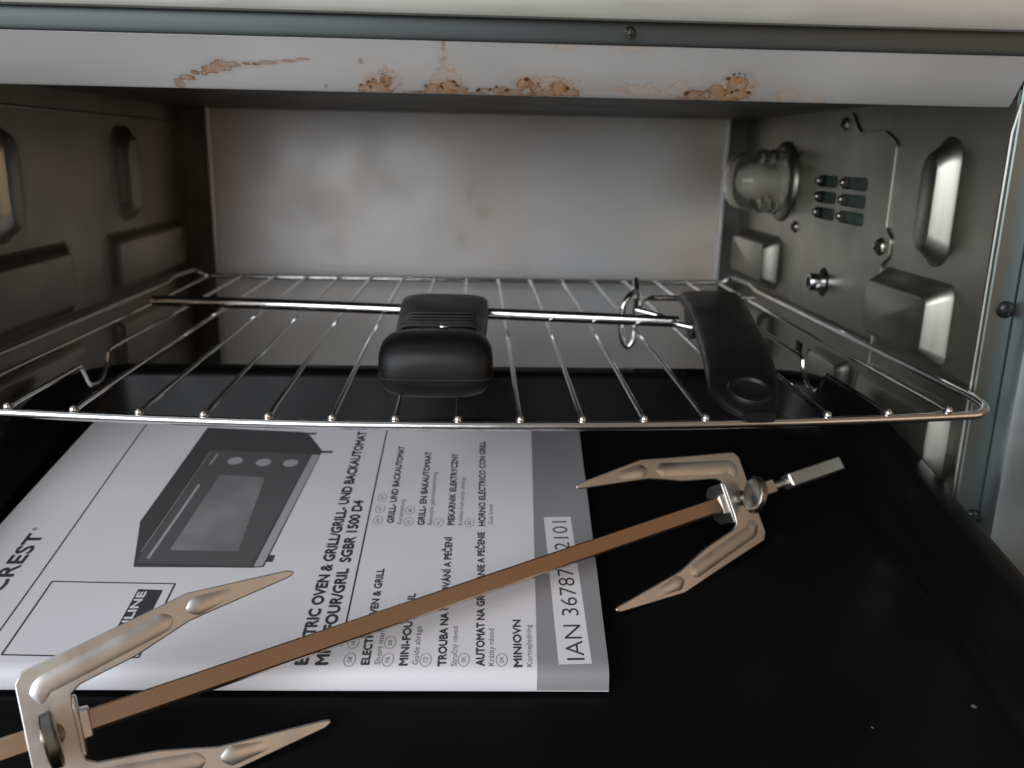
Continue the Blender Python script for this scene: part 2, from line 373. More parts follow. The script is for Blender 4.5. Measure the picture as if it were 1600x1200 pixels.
# crease below the ceiling on both walls
for sgn, o in ((-1, wl),):
    bm = nb(); tube(bm, [(sgn*(XW+.02), YF+.3, 9.25), (sgn*(XW+.02), YB-.1, 9.25)], .09, 8); obj('crease', bm, M['wall'], o)
# vent / motor plate on the right wall
def cover_plate():
    t = .085; x1 = XW-.012; x0 = x1-t
    pts = [(9.9, 1.0), (9.9, 3.6), (9.4, 3.8), (9.3, 4.7), (9.9, 5.0), (9.9, 8.6), (11.2, 9.1), (13.6, 9.05), (14.2, 9.5), (14.6, 9.95), (15.9, 9.95), (16.2, 9.4), (16.8, 9.1), (19.2, 9.1), (20.1, 8.6), (20.1, 5.0), (20.9, 4.8), (20.9, 3.7), (20.1, 3.5), (20.1, -3.6), (9.9, -3.6)]
    lp = fillet([(0, a, b) for a, b in pts], .28, 4, True)
    bm = nb(); loft(bm, [[Vector((x1, p.y, p.z)) for p in lp], [Vector((x0+.02, p.y, p.z)) for p in lp], [Vector((x0, p.y*.998+.03, p.z*.998+.008)) for p in lp]])
    return obj('motor_cover_plate', bm, M['wall'], wr, ang=30)
plate = cover_plate()
SL = [(ya, yb, za) for za in (6.5, 5.72, 4.94) for ya, yb in ((12.1, 14.9), (15.4, 17.9))]
cb = nb()
for ya, yb, za in SL:
    lp = [((ya+yb)/2+a, za+.28+b) for a, b in rrect(yb-ya, .58, .22, 4)]
    loft(cb, [[Vector((17.5, a, b)) for a, b in lp], [Vector((18.6, a, b)) for a, b in lp]])
lathe(cb, (17.4, 15.85, 1.9), (1, 0, 0), [(.72, 0), (.72, 1.2)], 24)
box(cb, 17.4, 18.6, 17.55, 18.5, -2.35, -1.6); box(cb, 17.4, 18.6, 15.95, 16.8, -2.4, -1.7)
cb2 = cb.copy(); cut(plate, cb); cut(wr, cb2)
bm = nb(); box(bm, XW+.45, XW+.5, 9, 22, -4, 9.8); obj('motor_recess', bm, M['teal'], wr, smooth=False)
for ya, yb, za in SL:                        # the pressed-out louvre tongue at the far end of each slot
    bm = nb(); ball(bm, (17.88, yb-.02, za+.28), .19, 10, (.8, .9, 1))
    obj('louvre_tongue', bm, M['screw'], plate)
screw('screw', (XW-.07, 15.25, 9.45), (-1, 0, 0), .32, plate, .2)
screw('screw', (XW-.07, 10.2, 4.25), (-1, 0, 0), .38, plate, .5)
screw('screw', (XW-.07, 20.45, 4.25), (-1, 0, 0), .32, plate, .9)
# spit drive socket
bm = nb(); lathe(bm, (XW+.4, 15.85, 1.9), (-1, 0, 0), [(.44, 0), (.44, 1.15), (.38, 1.25), (.30, 1.25), (.28, .8)], 20)
obj('spit_socket', bm, M['chrome'], wr)
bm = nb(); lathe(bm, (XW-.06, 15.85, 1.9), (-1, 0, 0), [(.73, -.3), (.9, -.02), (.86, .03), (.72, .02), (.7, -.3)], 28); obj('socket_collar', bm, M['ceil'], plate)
# oven lamp
lamp_c = (XW, 23.2, 6.55)
bm = nb(); lathe(bm, lamp_c, (-1, 0, 0), [(2.25, -.05), (2.2, .12), (2.05, .25), (1.95, .3), (1.85, .34), (1.8, .2)], 40); lc = obj('lamp_collar', bm, M['wall'], wr)
prof = [(1.72, .1), (1.72, .5), (1.80, .6), (1.80, .8), (1.70, .9), (1.70, 1.1), (1.79, 1.2), (1.79, 1.4), (1.69, 1.5), (1.69, 1.7), (1.74, 1.85), (1.62, 2.4), (1.38, 2.9), (.95, 3.28), (.5, 3.45), (.02, 3.5)]
inner = [(.02, 3.32), (.5, 3.28), (.9, 3.12), (1.25, 2.8), (1.47, 2.35), (1.56, 1.7), (1.56, .1)]
bm = nb(); lathe(bm, lamp_c, (-1, 0, 0), prof+inner, 40); obj('lamp_glass', bm, M['glass'], lc)
bm = nb(); lathe(bm, lamp_c, (-1, 0, 0), [(1.4, 0), (1.35, .3), (.8, .5), (.85, 1.1), (1.0, 1.6), (.95, 2.1), (.6, 2.6), (.05, 2.8)], 24); obj('lamp_bulb', bm, M['frost'], lc)

# header: inclined stained face, groove band coloured dark as the lip's shadow, bright lip above
def strip(prof, x0, x1, name, mt, parent=oven, ends=None, nx=1):
    """extrude a closed Y-Z profile along X"""
    bm = nb(); loft(bm, [[Vector((x0+(x1-x0)*k/nx, y, z)) for y, z in prof] for k in range(nx+1)])
    return obj(name, bm, mt, parent, ang=28)
XE = 21.9
hd = strip([(2.45, 9.63), (2.36, 9.60), (2.27, 9.66), (1.75, 10.4), (1.36, 11.05), (1.40, 11.45), (3.2, 11.45), (3.2, 10.12), (2.5, 10.12)], -XE, 17.85, 'header_panel', M['header'])
strip([(1.34, 11.06), (1.26, 11.10), (1.22, 11.2), (1.20, 11.9), (1.33, 11.9)], -XE, 18.6, 'groove_shade_band', M['groove'], hd)
lip = strip([(.95, 11.74), (.62, 11.66), (.50, 11.70), (.44, 11.82), (.40, 12.4), (.36, 16.0), (3.0, 16.0), (3.0, 11.74)], -XE-1.5, XE+1.5, 'front_panel', M['lip'])
screw('screw', (5.1, 1.08, 11.42), (0, -.9, -.4), .16, lip)
# front frame posts either side: cavity edge bead, frame face, outer trim
def ypost(sgn):
    a = lambda x: sgn*x
    bm = nb()
    loft(bm, [[Vector((a(x), y, z)) for x, y in ((18.0, 1.95), (18.05, 1.92), (19.7, 1.92), (19.7, 2.5), (18.13, 2.5))] for z in (-8.6, 11.4)])
    f = obj('frame_post', bm, M['frame'], oven, ang=25)
    bm = nb(); tube(bm, [(a(17.98), 2.12, -8.3), (a(17.98), 2.12, 8.8), (a(18.06), 2.0, 9.7)], .095, 10); obj('edge_bead', bm, M['wall'], f)
    bm = nb()
    loft(bm, [[Vector((a(x), y, z)) for x, y in ((18.92, 1.30), (19.0, 1.12), (19.25, 1.02), (20.6, .80), (22.6, .55), (22.8, .7), (22.8, 1.85), (18.92, 1.85))] for z in (-8.8, 11.6)])
    obj('outer_trim', bm, M['trim'], f, ang=40)
    screw('screw', (a(18.62), 1.92, 3.02), (0, -1, 0), .30, f, .1, 'dscrew')
    screw('screw', (a(18.68), 1.92, -4.62), (0, -1, 0), .30, f, .4, 'dscrew')
ypost(1); ypost(-1)
bm = nb(); box(bm, -19.7, 19.7, 1.9, 2.4, -9.6, -6.05); obj('lower_sill', bm, M['frame'], oven, smooth=False)
# outer casing
bm = nb(); box(bm, -23.2, -22.9, 1.2, 36, -10.4, 16); box(bm, 22.9, 23.2, 1.2, 36, -10.4, 16); box(bm, -23.2, 23.2, 1.2, 36, 16.01, 16.3); box(bm, -22.9, 22.9, 35.7, 36, -10.4, 16); box(bm, -22.9, 22.9, 3.2, 35.7, -10.6, -10.3)
obj('casing', bm, M['lip'], oven, smooth=False)
for x in (-19, 19):
    for y in (5, 32):
        bm = nb(); lathe(bm, (x, y, -11.2), (0, 0, 1), [(1.2, 0), (1.4, .15), (1.4, .75)], 20); obj('foot', bm, M['plastic'], oven)

# ================================================================== wire rack
rack = thing('wire_rack', 'chrome wire grill rack slid halfway up the oven above the booklet', 'oven rack', (0, 14, 0))
def sag(x): return -.47*(1-(x/17.)**2)
fr = []
for k in range(29):
    x = -17.1+34.2*k/28; fr.append(Vector((x, -.12-.12*(1-(x/17)**2), sag(x)-.14)))
side_r = [Vector((17.5, .25, .0)), Vector((17.55, 1.2, .08)), Vector((17.6, 24.8, 0)), Vector((17.55, 26.0, .25)), Vector((16.9, 27.9, .42)), Vector((16.4, 28.1, .05))]
rear = [Vector((16.4-32.8*k/12, 28.15, -.02)) for k in range(1, 12)]
side_l = [Vector((-p.x, p.y, p.z)) for p in reversed(side_r)]
loop = fr+side_r+rear+side_l
bm = nb(); tube(bm, fillet(loop, .3, 3, True), .15, 12, True); obj('outer_wire', bm, M['chrome'], rack)
for i in range(-1, 16):
    x = (i-7)*2.0
    xr = x*(1-.002)
    zf = sag(x)
    p = [(x, -.02, zf+.02), (x, .6, zf+.06), (x, 6, .5*zf+.03)]
    if i in (0, 14):
        p = p[:2]+[(x, 5.0, -.08), (x, 5.25, -.4), (x, 5.6, -1.0), (x, 6.7, -1.08), (x, 7.4, -.45), (x, 7.5, -.05), (x, 8.2, -.02)]
    p += [(x, 16, 0), (x, 28.2, .06)]
    bm = nb(); tube(bm, fillet(p, .45, 5), .088, 8); ball(bm, (x, -.10, zf+.04), .165, 12, (.9, 1, .95)); ball(bm, (x, 28.2, .06), .13, 8)
    obj('cross_wire', bm, M['chrome'], rack)

# ================================================================== baking tray (tilted, drooping out of the oven)
TT = .20; FZ = -5.73
def tz(y, h=0.): return FZ+TT*y+h
TN = Vector((0, -TT, 1)).normalized(); TV = Vector((0, 1, TT)).normalized()
def tp(x, y, h): return Vector((x, y, tz(y, h)))
tray = thing('baking_tray', 'black enamelled baking tray tipped forward out of the oven under the booklet and spit', 'baking tray', (0, -3, tz(-3)))
YR, YN = 10.9, -16.5
def trl(x, y0, y1, r, h): 
    return [tp(a, (y0+y1)/2+b, h) for a, b in rrect(2*x, y1-y0, r, 8)]
H = 2.2; B = -.07
bm = nb()
loft(bm, [trl(15.4, YN+1.6, YR-1.75, 2.0, B), trl(15.75, YN+1.3, YR-1.45, 2.3, B+.08), trl(16.05, YN+1.1, YR-1.2, 2.4, B+.5), trl(16.3, YN+.95, YR-1.02, 2.5, H-.25), trl(16.42, YN+.86, YR-.9, 2.5, H-.03), trl(16.55, YN+.75, YR-.8, 2.6, H+.02),
          trl(17.1, YN+.15, YR-.15, 3.0, H+.02), trl(17.25, YN, YR, 3.1, H-.04), trl(17.22, YN+.02, YR-.02, 3.1, H-.16), trl(17.05, YN+.2, YR-.2, 3.0, H-.12), trl(16.5, YN+.8, YR-.85, 2.6, H-.12), trl(16.15, YN+1.0, YR-1.1, 2.5, B+.35), trl(15.5, YN+1.5, YR-1.7, 2.0, B-.12)], (True, True))
obj('tray', bm, M['enamel'], tray, ang=60)
tray.children[0].name = 'pan'

# ================================================================== booklet
BA = Vector((4.34, -6.23, -6.38)); BV = Vector((.0435, .979, .199)).normalized(); BU = Vector((-.99991, .0130, .0026)).normalized()
bookl = thing('instruction_booklet', 'white instruction booklet with oven picture and grey edge band lying in the black tray', 'booklet', BA+BU*10+BV*7-TN*.6)
def bp(v, u, h=0.): return BA+BV*v+BU*u+TN*h
UW, VW = 20.33, 15.0
def covh(v, u):
    """height of the cover over its nominal plane: rolls down into the spine, a little wavy elsewhere"""
    wv = .02*math.sin(u*.55+v*.35)*min(1, max(0, (v-1.5)/4))
    if v < 1.25:
        t = (1.25-v)/.53; return -.50*t**2.3
    return wv
def cpt(v, u, lift=0.): return bp(v, u, covh(v, u)+lift)
vsamp = [.72, .76, .82, .9, 1.0, 1.1, 1.25, 1.6, 2.2]+[3+1.0*k for k in range(12)]+[VW]
def sheet(u0, u1, nu, lift, name, mt, parent, thick=0.):
    bm = nb(); g = []
    for v in vsamp:
        g.append([bm.verts.new(cpt(v, u0+(u1-u0)*k/nu, lift)) for k in range(nu+1)])
    for a, b in zip(g, g[1:]):
        for k in range(nu): bm.faces.new((a[k], a[k+1], b[k+1], b[k]))
    if thick:
        g2 = [[bm.verts.new(v.co-TN*thick) for v in row] for row in g]
        for a, b in zip(g2, g2[1:]):
            for k in range(nu): bm.faces.new((a[k], b[k], b[k+1], a[k+1]))
        for A_, B_ in ((g, g2),):
            nv = len(A_)
            for k in range(nu):
                bm.faces.new((A_[0][k], B_[0][k], B_[0][k+1], A_[0][k+1])); bm.faces.new((A_[-1][k+1], B_[-1][k+1], B_[-1][k], A_[-1][k]))
            for i in range(nv-1):
                bm.faces.new((A_[i][0], A_[i+1][0], B_[i+1][0], B_[i][0])); bm.faces.new((A_[i][-1], B_[i][-1], B_[i+1][-1], A_[i+1][-1]))
    return obj(name, bm, mt, parent, ang=60)
cover = sheet(0, UW, 24, 0, 'cover', M['paper'], bookl, .025)
# page block below the cover
bm = nb(); loops = []
for k in range(13):
    u = .08+(UW-.16)*k/12
    lp = [bp(v, u, covh(v, u)-.03) for v in (.80, .9, 1.0, 1.25, 4, 8, 12, VW-.1)]+[bp(v, u, -.575) for v in (VW-.1, 8, 1.2, .80)]
    loops.append(lp)
loft(bm, loops); obj('page_block', bm, M['pages'], bookl, smooth=False)
sheet(-.003, 2.03, 4, .006, 'grey_band', M['band'], bookl)
L1 = .010
def quad_on(bm, pts, lift):
    """a flat printed polygon (v,u) laid on the cover"""
    t = bmesh.new(); t.faces.new([t.verts.new((v, u, 0)) for v, u in pts]); t.normal_update()
    if len(pts) == 4: bmesh.ops.subdivide_edges(t, edges=t.edges[:], cuts=9, use_grid_fill=True)
    else:
        bmesh.ops.triangulate(t, faces=t.faces[:], ngon_method='EAR_CLIP')
        for _ in range(3): bmesh.ops.subdivide_edges(t, edges=t.edges[:], cuts=1, use_grid_fill=True)
    mp = {v: bm.verts.new(cpt(v.co.x, v.co.y, lift)) for v in t.verts}
    for f in t.faces: bm.faces.new([mp[v] for v in f.verts])
    t.free()
def line_on(bm, a, b, wd, lift, n=12):
    d = Vector((b[0]-a[0], b[1]-a[1])); nrm = Vector((-d.y, d.x)).normalized()*wd/2
    prev = None
    for k in range(n+1):
        t = k/n; p = Vector(a)+d*t
        cur = [bm.verts.new(cpt(*(p+nrm), lift)), bm.verts.new(cpt(*(p-nrm), lift))]
        if prev: bm.faces.new((prev[0], prev[1], cur[1], cur[0]))
        prev = cur
def text_on(bm, s, a, b, cap, lift, bold=.0, fit=True):
    if bold > 0:
        for k, (dx, dy) in enumerate(((-1, 0), (1, 0), (0, -1), (0, 1))):
            text_on(bm, s, (a[0]+dx*bold, a[1]+dy*bold), (b[0]+dx*bold, b[1]+dy*bold), cap, lift+.0009*k, 0, fit)
        return
    """letters from a to b (v,u baseline), cap height in cm"""
    cu = bpy.data.curves.new('t', 'FONT'); cu.body = s; cu.size = 1; cu.offset = bold; cu.resolution_u = 3
    o = bpy.data.objects.new('t', cu); C.objects.link(o); bpy.context.view_layer.update()
    me = bpy.data.meshes.new_from_object(o.evaluated_get(bpy.context.evaluated_depsgraph_get()))
    xs = [v.co.x for v in me.vertices]; x0, x1 = min(xs), max(xs)
    d = Vector((b[0]-a[0], b[1]-a[1])); ln = d.length; d.normalize(); up = Vector((-d.y, d.x))
    sx_ = ln/(x1-x0) if fit else cap/.729; sy = cap/.729
    vv = []
    for v in me.vertices:
        q = Vector(a)+d*((v.co.x-x0)*sx_)+up*(v.co.y*sy)
        vv.append(bm.verts.new(cpt(q.x, q.y, lift)))
    for f in me.polygons:
        try: bm.faces.new([vv[i] for i in f.vertices])
        except ValueError: pass
    bpy.data.objects.remove(o); bpy.data.meshes.remove(me); bpy.data.curves.remove(cu)
# rules, QR frame box
bm = nb()
line_on(bm, (15.0, 18.1), (.9, 17.58), .045, L1); line_on(bm, (15.0, 8.09), (.72, 7.64), .05, L1)
bx4 = [(4.67, 17.2), (4.57, 13.35), (1.40, 13.25), (1.49, 17.08)]
for a, b in zip(bx4, bx4[1:]+bx4[:1]): line_on(bm, a, b, .05, L1, 6)
obj('printed_rules', bm, M['ink'], bookl, smooth=False)
bm = nb()
B1 = .022
text_on(bm, 'ELECTRIC OVEN & GRILL/GRILL- UND BACKAUTOMAT', (1.18, 8.50), (14.33, 8.90), .36, L1, B1)
text_on(bm, 'MINI-FOUR/GRIL  SGBR 1500 D4', (1.18, 7.93), (9.25, 8.22), .36, L1, B1)
for s, a, b in (('ELECTRIC OVEN & GRILL', (1.18, 6.77), (5.41, 6.93)), ('MINI-FOUR/GRIL', (1.16, 5.70), (4.21, 5.79)),
                ('TROUBA NA GRILOVÁNÍ A PEČENÍ', (1.14, 4.61), (7.16, 4.85)), ('AUTOMAT NA GRILOVANIE A PEČENIE', (1.15, 3.53), (7.46, 3.75)), ('MINIOVN', (1.13, 2.46), (3.02, 2.51)),
                ('GRILL- UND BACKAUTOMAT', (7.91, 6.96), (13.15, 7.19)), ('GRILL- EN BAKAUTOMAAT', (7.83, 5.88), (12.73, 6.07)), ('PIEKARNIK ELEKTRYCZNY', (7.85, 4.83), (12.62, 5.0)), ('HORNO ELÉCTRICO CON GRILL', (7.82, 3.74), (13.62, 3.94))):
    text_on(bm, s, a, b, .24, L1, .013)
text_on(bm, 'SILVERCREST', (.95, 18.42), (7.12, 18.60), .53, L1, .022)
text_on(bm, '®', (7.28, 18.98), (7.45, 18.99), .13, L1, 0)
obj('printed_titles', bm, M['ink'], bookl, smooth=False)
bm = nb(); bm2 = nb()
for s, a, b in (('Short manual', (1.18, 6.46), (2.9, 6.53)), ('Guide abrégé', (1.18, 5.40), (2.73, 5.45)), ('Stručný návod', (1.14, 4.31), (2.73, 4.37)), ('Krátky návod', (1.15, 3.25), (2.64, 3.30)), ('Kortvejledning', (1.13, 2.17), (2.81, 2.19)),
                ('Kurzanleitung', (7.85, 6.67), (9.37, 6.72)), ('Beknopte gebruiksaanwijzing', (7.83, 5.60), (11.23, 5.72)), ('Krótka instrukcja obsługi', (7.85, 4.54), (10.91, 4.62)), ('Guía breve', (7.9, 3.47), (9.14, 3.51))):
    text_on(bm2 if a[0] > 6 else bm, s, a, b, .17, L1, 0)
for s, v, u in (('GB', 1.36, 7.34), ('IE', 2.05, 7.36), ('FR', 1.37, 6.27), ('BE', 2.05, 6.29), ('CZ', 1.37, 5.2), ('SK', 1.38, 4.12), ('DK', 1.38, 3.04),
                ('DE', 8.05, 7.52), ('AT', 8.75, 7.54), ('CH', 9.45, 7.56), ('NL', 8.0, 6.44), ('BE', 8.68, 6.46), ('PL', 7.98, 5.38), ('ES', 8.0, 4.3)):
    b_ = bm2 if v > 6 else bm; text_on(b_, s, (v-.11, u-.055), (v+.11, u-.05), .12, L1, 0)
    ring = [(v+.25*math.cos(2*math.pi*k/20), u+.16*math.sin(2*math.pi*k/20)) for k in range(20)]
    for a, b in zip(ring, ring[1:]+ring[:1]): line_on(b_, a, b, .016, L1, 1)
obj('printed_subtitles', bm2, M['grey_ink'], bookl, smooth=False)
obj('printed_subtitles', bm, M['grey_ink'], bookl, smooth=False)
# online badge beside the (left out) code
bm = nb(); quad_on(bm, [(4.31, 14.39), (4.27, 13.62), (1.72, 13.55), (1.76, 14.32)], L1); bd = obj('online_badge', bm, M['ink'], bookl, smooth=False)
bm = nb(); text_on(bm, 'ONLINE', (1.95, 14.02), (4.18, 14.08), .25, L1+.006, .016); obj('badge_lettering', bm, M['paper'], bd, smooth=False)
# printed picture of the oven
bm = nb(); quad_on(bm, [(14.47, 15.50), (14.26, 11.49), (13.95, 11.15), (12.75, 10.42), (5.41, 10.82), (5.37, 11.15), (5.40, 14.97), (7.89, 15.72)], L1)
for v, u, dv, du in ((14.13, 11.2, .08, .25), (12.68, 10.3, .08, .3), (5.85, 10.72, .18, .12)):
    quad_on(bm, [(v-dv, u-du), (v+dv, u-du), (v+dv, u+du), (v-dv, u+du)], L1+.001)
pic = obj('printed_oven_picture', bm, M['pic_dark'], bookl, smooth=False)
bm = nb(); quad_on(bm, [(12.70, 14.72), (12.50, 10.80), (5.44, 11.22), (5.62, 14.98)], L1+.004); obj('picture_front', bm, M['pic_mid'], pic, smooth=False)
bm = nb(); quad_on(bm, [(10.92, 13.9), (10.75, 12.17), (6.23, 11.86), (6.28, 14.12)], L1+.008); obj('picture_window', bm, M['pic_glass'], pic, smooth=False)
bm = nb(); quad_on(bm, [(12.45, 10.76), (12.43, 10.45), (5.45, 10.86), (5.42, 11.14)], L1+.007)
for v, u in ((11.92, 13.62), (11.83, 12.51), (11.80, 11.45)):
    bm.faces.new([bm.verts.new(cpt(v+.27*math.cos(2*math.pi*k/20), u+.29*math.sin(2*math.pi*k/20), L1+.009)) for k in range(20)])
line_on(bm, (10.23, 14.45), (5.83, 14.67), .10, L1+.009, 4); line_on(bm, (12.42, 14.45), (11.62, 14.50), .07, L1+.009, 2)
obj('picture_highlights', bm, M['pic_light'], pic, smooth=False)
bm = nb(); line_on(bm, (12.58, 14.77), (6.15, 15.02), .05, L1+.008, 4); obj('picture_edge', bm, M['pic_glass'], pic, smooth=False)
# number label on the band
bm = nb(); quad_on(bm, [(8.36, 1.66), (8.40, .70), (1.24, .47), (1.20, 1.42)], .012); nl = obj('number_label', bm, M['paper'], bookl, smooth=False)
bm = nb(); text_on(bm, 'IAN 367879_2101', (1.38, .66), (8.12, .87), .55, .018, -.006); obj('label_lettering', bm, M['ink'], nl, smooth=False)
# faint unreadable print at the far end of the band
# ================================================================== rotisserie spit with two forks
RA, RB = Vector((10.28, 2.06, -3.92)), Vector((-9.92, -8.66, -5.76))
RU = (RB-RA).normalized()
spit = thing('rotisserie_spit', 'flat-sided steel rotisserie spit with two forks lying slanted across the booklet', 'rotisserie spit', (RA+RB)/2-TN*1.4)
def bar(bm, p0, p1, wv, wn, v, n, ch=.05):
    d = (p1-p0).normalized(); loops = []
    base = [(a, b) for a, b in ((wv-ch, wn), (wv, wn-ch), (wv, -wn+ch), (wv-ch, -wn), (-wv+ch, -wn), (-wv, -wn+ch), (-wv, wn-ch), (-wv+ch, wn))]
    for p, s in ((p0, .8), (p0+d*.06, 1), (p1-d*.06, 1), (p1, .8)):
        loops.append([p+v*a*s+n*b*s for a, b in base])
    loft(bm, loops)
v0 = TN.cross(RU).normalized(); n0 = RU.cross(v0)
rn = CP-(RA+RB)/2; rn = (rn-RU*rn.dot(RU)).normalized(); rv = rn.cross(RU)
ra = math.radians(6 if rv.z > 0 else -6); rn, rv = rn*math.cos(ra)+rv*math.sin(ra), rv*math.cos(ra)-rn*math.sin(ra)
bm = nb(); bar(bm, RA-RU*1.35, RB+RU*6.0, .26, .26, rv, rn, .04); rod = obj('rod', bm, M['rod'], spit, ang=30)
bm = nb(); tube(bm, [RA-RU*1.3, RA-RU*2.15], .14, 12); bar(bm, RA-RU*2.1, RA-RU*4.9, .26, .26, rv, rn, .04)
obj('spit_end', bm, M['steel'], spit, ang=30)
def fork(O, u, v, n, ts):
    """flat two-pronged meat fork; u along the prongs, v across, n plate normal (upper face)"""
    half_out = [(0, 0), (0, 1.38), (.18, 1.63), (2.0, 1.93), (4.1, 2.30), (6.62, 2.13), (6.80, 2.06), (6.80, 1.98), (6.66, 1.93), (4.0, 1.60), (2.65, 1.17), (1.32, .93), (1.10, .78), (1.06, .5), (1.06, 0)]
    pts = half_out[1:-1]
    full = [(a, b) for a, b in pts]+[(a, -b) for a, b in reversed(pts)]
    th = .07
    bm = nb()
    top = [O+u*a+v*b+n*th for a, b in full]; bot = [O+u*a+v*b-n*th for a, b in full]
    loft(bm, [bot, top])
    bm.normal_update(); bmesh.ops.triangulate(bm, faces=[f for f in bm.faces if len(f.verts) > 4], ngon_method='EAR_CLIP')
    plate_ = obj('fork', bm, M['steel'], spit, ang=35); bevel(plate_, .045, 2, 50)
    def ridge(path, W, Hh):
        loops = []
        for i, p in enumerate(path):
            t = i/(len(path)-1); d = (path[min(i+1, len(path)-1)]-path[max(i-1, 0)]).normalized(); lat = n.cross(d)
            ww, hh = W(t), Hh(t)
            loops.append([p+lat*ww*q+n*(hh*(1-abs(q)**2.2)-.004) for q in [-1+k/6 for k in range(13)]]+[p+lat*ww*.9-n*.03, p-lat*ww*.9-n*.03])
        loft(bm, loops)
    bm = nb()                                   # pressed stiffening ribs
    rnd = lambda t, e: max(.05, min(1, t/e))**.5
    for s in (1, -1):
        path = fillet([O+u*a_+v*s*b_+n*th for a_, b_ in ((.46, .78), (.5, 1.16), (2.0, 1.46), (3.62, 1.80))], .5, 8)
        d_ = [path[0]]
        for p_, q_ in zip(path, path[1:]):
            k_ = max(1, int((q_-p_).length/.07)); d_ += [p_+(q_-p_)*j/k_ for j in range(1, k_+1)]
        ridge(d_, lambda t: .25*rnd(t, .06)*rnd(1-t, .06), lambda t: .045*rnd(t, .06)*rnd(1-t, .06))
        path = [O+u*(3.98+k*.08)+v*s*(1.89+k*.0075)+n*th for k in range(17)]
        ridge(path, lambda t: .29*rnd(t, .2)*(1-.6*t), lambda t: .07*rnd(t, .25)*(1-t))
    obj('rib', bm, M['steel'], plate_, ang=60)
    bm = nb()                                   # tab bent down, the rod passes through it
    a0 = 1.03
    lp = [(-.72, .05), (.72, .05), (.68, -.75), (.45, -1.0), (-.45, -1.0), (-.68, -.75)]
    loft(bm, [[O+u*a0+v*b+n*c for b, c in lp], [O+u*(a0+.13)+v*b+n*c for b, c in lp]])
    loft(bm, [[O+u*(a0+.1)+v*b+n*c for b, c in ((-.36, -.02), (.36, -.02), (.36, -.72), (-.36, -.72))], [O+u*(a0+.34)+v*b+n*c for b, c in ((-.34, -.04), (.34, -.04), (.34, -.70), (-.34, -.70))]])
    tb = obj('fork_tab', bm, M['steel'], plate_, ang=30); bevel(tb, .04, 2)
    # thumbscrew: shaft and knurled disc standing on edge
    c = O+u*.55+v*0
    x_ = (u*math.cos(ts)+v*math.sin(ts)).normalized()
    bm = nb(); lathe(bm, c, n, [(.27, 0), (.27, .16), (.18, .2), (.18, .45)], 16)
    dc = c+n*.82
    loops = []; seg = 30; y_ = n.cross(x_)
    for h, rr in ((-.15, .44), (-.13, .5), (-.09, .54), (.09, .54), (.13, .5), (.15, .44)):
        loops.append([dc+x_*h+(y_*math.cos(2*math.pi*k/seg)*1.22+n*math.sin(2*math.pi*k/seg))*rr*(1 if k % 2 else .96) for k in range(seg)])
    loft(bm, loops)
    obj('thumbscrew', bm, M['tsc'], plate_, ang=40)
def ax(*a): return Vector(a).normalized()
fu = -RU
def ortho(u, v):
    u = u.normalized(); v = (v-u*v.dot(u)).normalized(); return u, v, u.cross(v)
u_, v_, n_ = ortho(RU, Vector((-.30, .41, .86)))
if n_.y > 0: n_ = -n_
fork(Vector((10.41, 1.79, -3.75)), u_, v_, n_, .5)
u_, v_, n_ = ortho(-RU, Vector((-.27, .36, .89)))
if n_.y > 0: n_ = -n_
fork(Vector((-9.78, -8.94, -5.60)), u_, v_, n_, .05)

# ================================================================== spit remover with black handle, on the rack
lift_ = thing('spit_lifter', 'black block handle with a chrome rod through it lying across the wire rack', 'spit lifter', (-.9, 7, .1))
def sup(w_, h_, e_, n=36):
    out = []
    for k in range(n):
        a = 2*math.pi*k/n; c, s = math.cos(a), math.sin(a)
        out.append((w_/2*math.copysign(abs(c)**(2/e_), c), h_/2*math.copysign(abs(s)**(2/e_), s)))
    return out
bm = nb(); loops = []
#        y,   xc,   width, zbot, ztop, exponent
prof = [(.55, -.74, 2.4, .62, 1.25, 2.4), (.60, -.74, 3.0, .36, 1.52, 2.8), (.74, -.74, 3.4, .20, 1.76, 3.2), (1.0, -.75, 3.64, .10, 1.93, 3.4), (1.5, -.75, 3.76, .06, 2.04, 3.6), (2.2, -.76, 3.76, .05, 2.06, 3.8), (3.0, -.77, 3.68, .05, 1.98, 3.8),
        (3.8, -.78, 3.56, .05, 1.80, 3.8), (4.6, -.79, 3.46, .05, 1.63, 3.8), (5.6, -.80, 3.42, .05, 1.52, 3.8), (7.0, -.81, 3.5, .05, 1.46, 3.8), (10.4, -.83, 3.8, .05, 1.42, 4), (12.6, -.86, 4.0, .05, 1.42, 4), (14.2, -.87, 4.05, .06, 1.38, 4), (14.9, -.88, 3.95, .12, 1.28, 3.6), (15.25, -.88, 3.5, .3, 1.08, 3), (15.35, -.88, 2.9, .45, .9, 2.6)]
for y, xc, w_, z0_, z1_, e_ in prof:
    loops.append([Vector((xc+a, y-.4, (z0_+z1_)/2+b)) for a, b in sup(w_, z1_-z0_, e_)])
loft(bm, loops)
hdl = obj('handle', bm, M['plastic'], lift_, ang=50)
bm = nb()                                       # mould parting line round the front
loop_ = []
for y, xc, w_, z0_, z1_, e_ in prof[1:9]:
    loop_.append(Vector((xc+w_/2*.995+.004, y-.4, .80)))
pl = [Vector((-1.5-p.x, p.y, p.z)) for p in reversed(loop_)]+[Vector((-1.9, .14, .80)), Vector((.4, .14, .80))]+loop_
tube(bm, pl, .032, 6); obj('parting_line', bm, M['dark'], hdl)
bm = nb()
for k, y in enumerate((5.35, 5.8, 6.25, 6.9, 7.6, 8.4)):         # grip ridges where the block steps up to the rod
    tube(bm, [(-.82+x_, y, 1.535-.016*k+(-.08 if abs(x_) > 1.2 else 0)) for x_ in (-1.4, -1.2, -.6, 0, .6, 1.2, 1.4)], .07, 8)
obj('grip_ridge', bm, M['plastic'], hdl)
bm = nb(); 
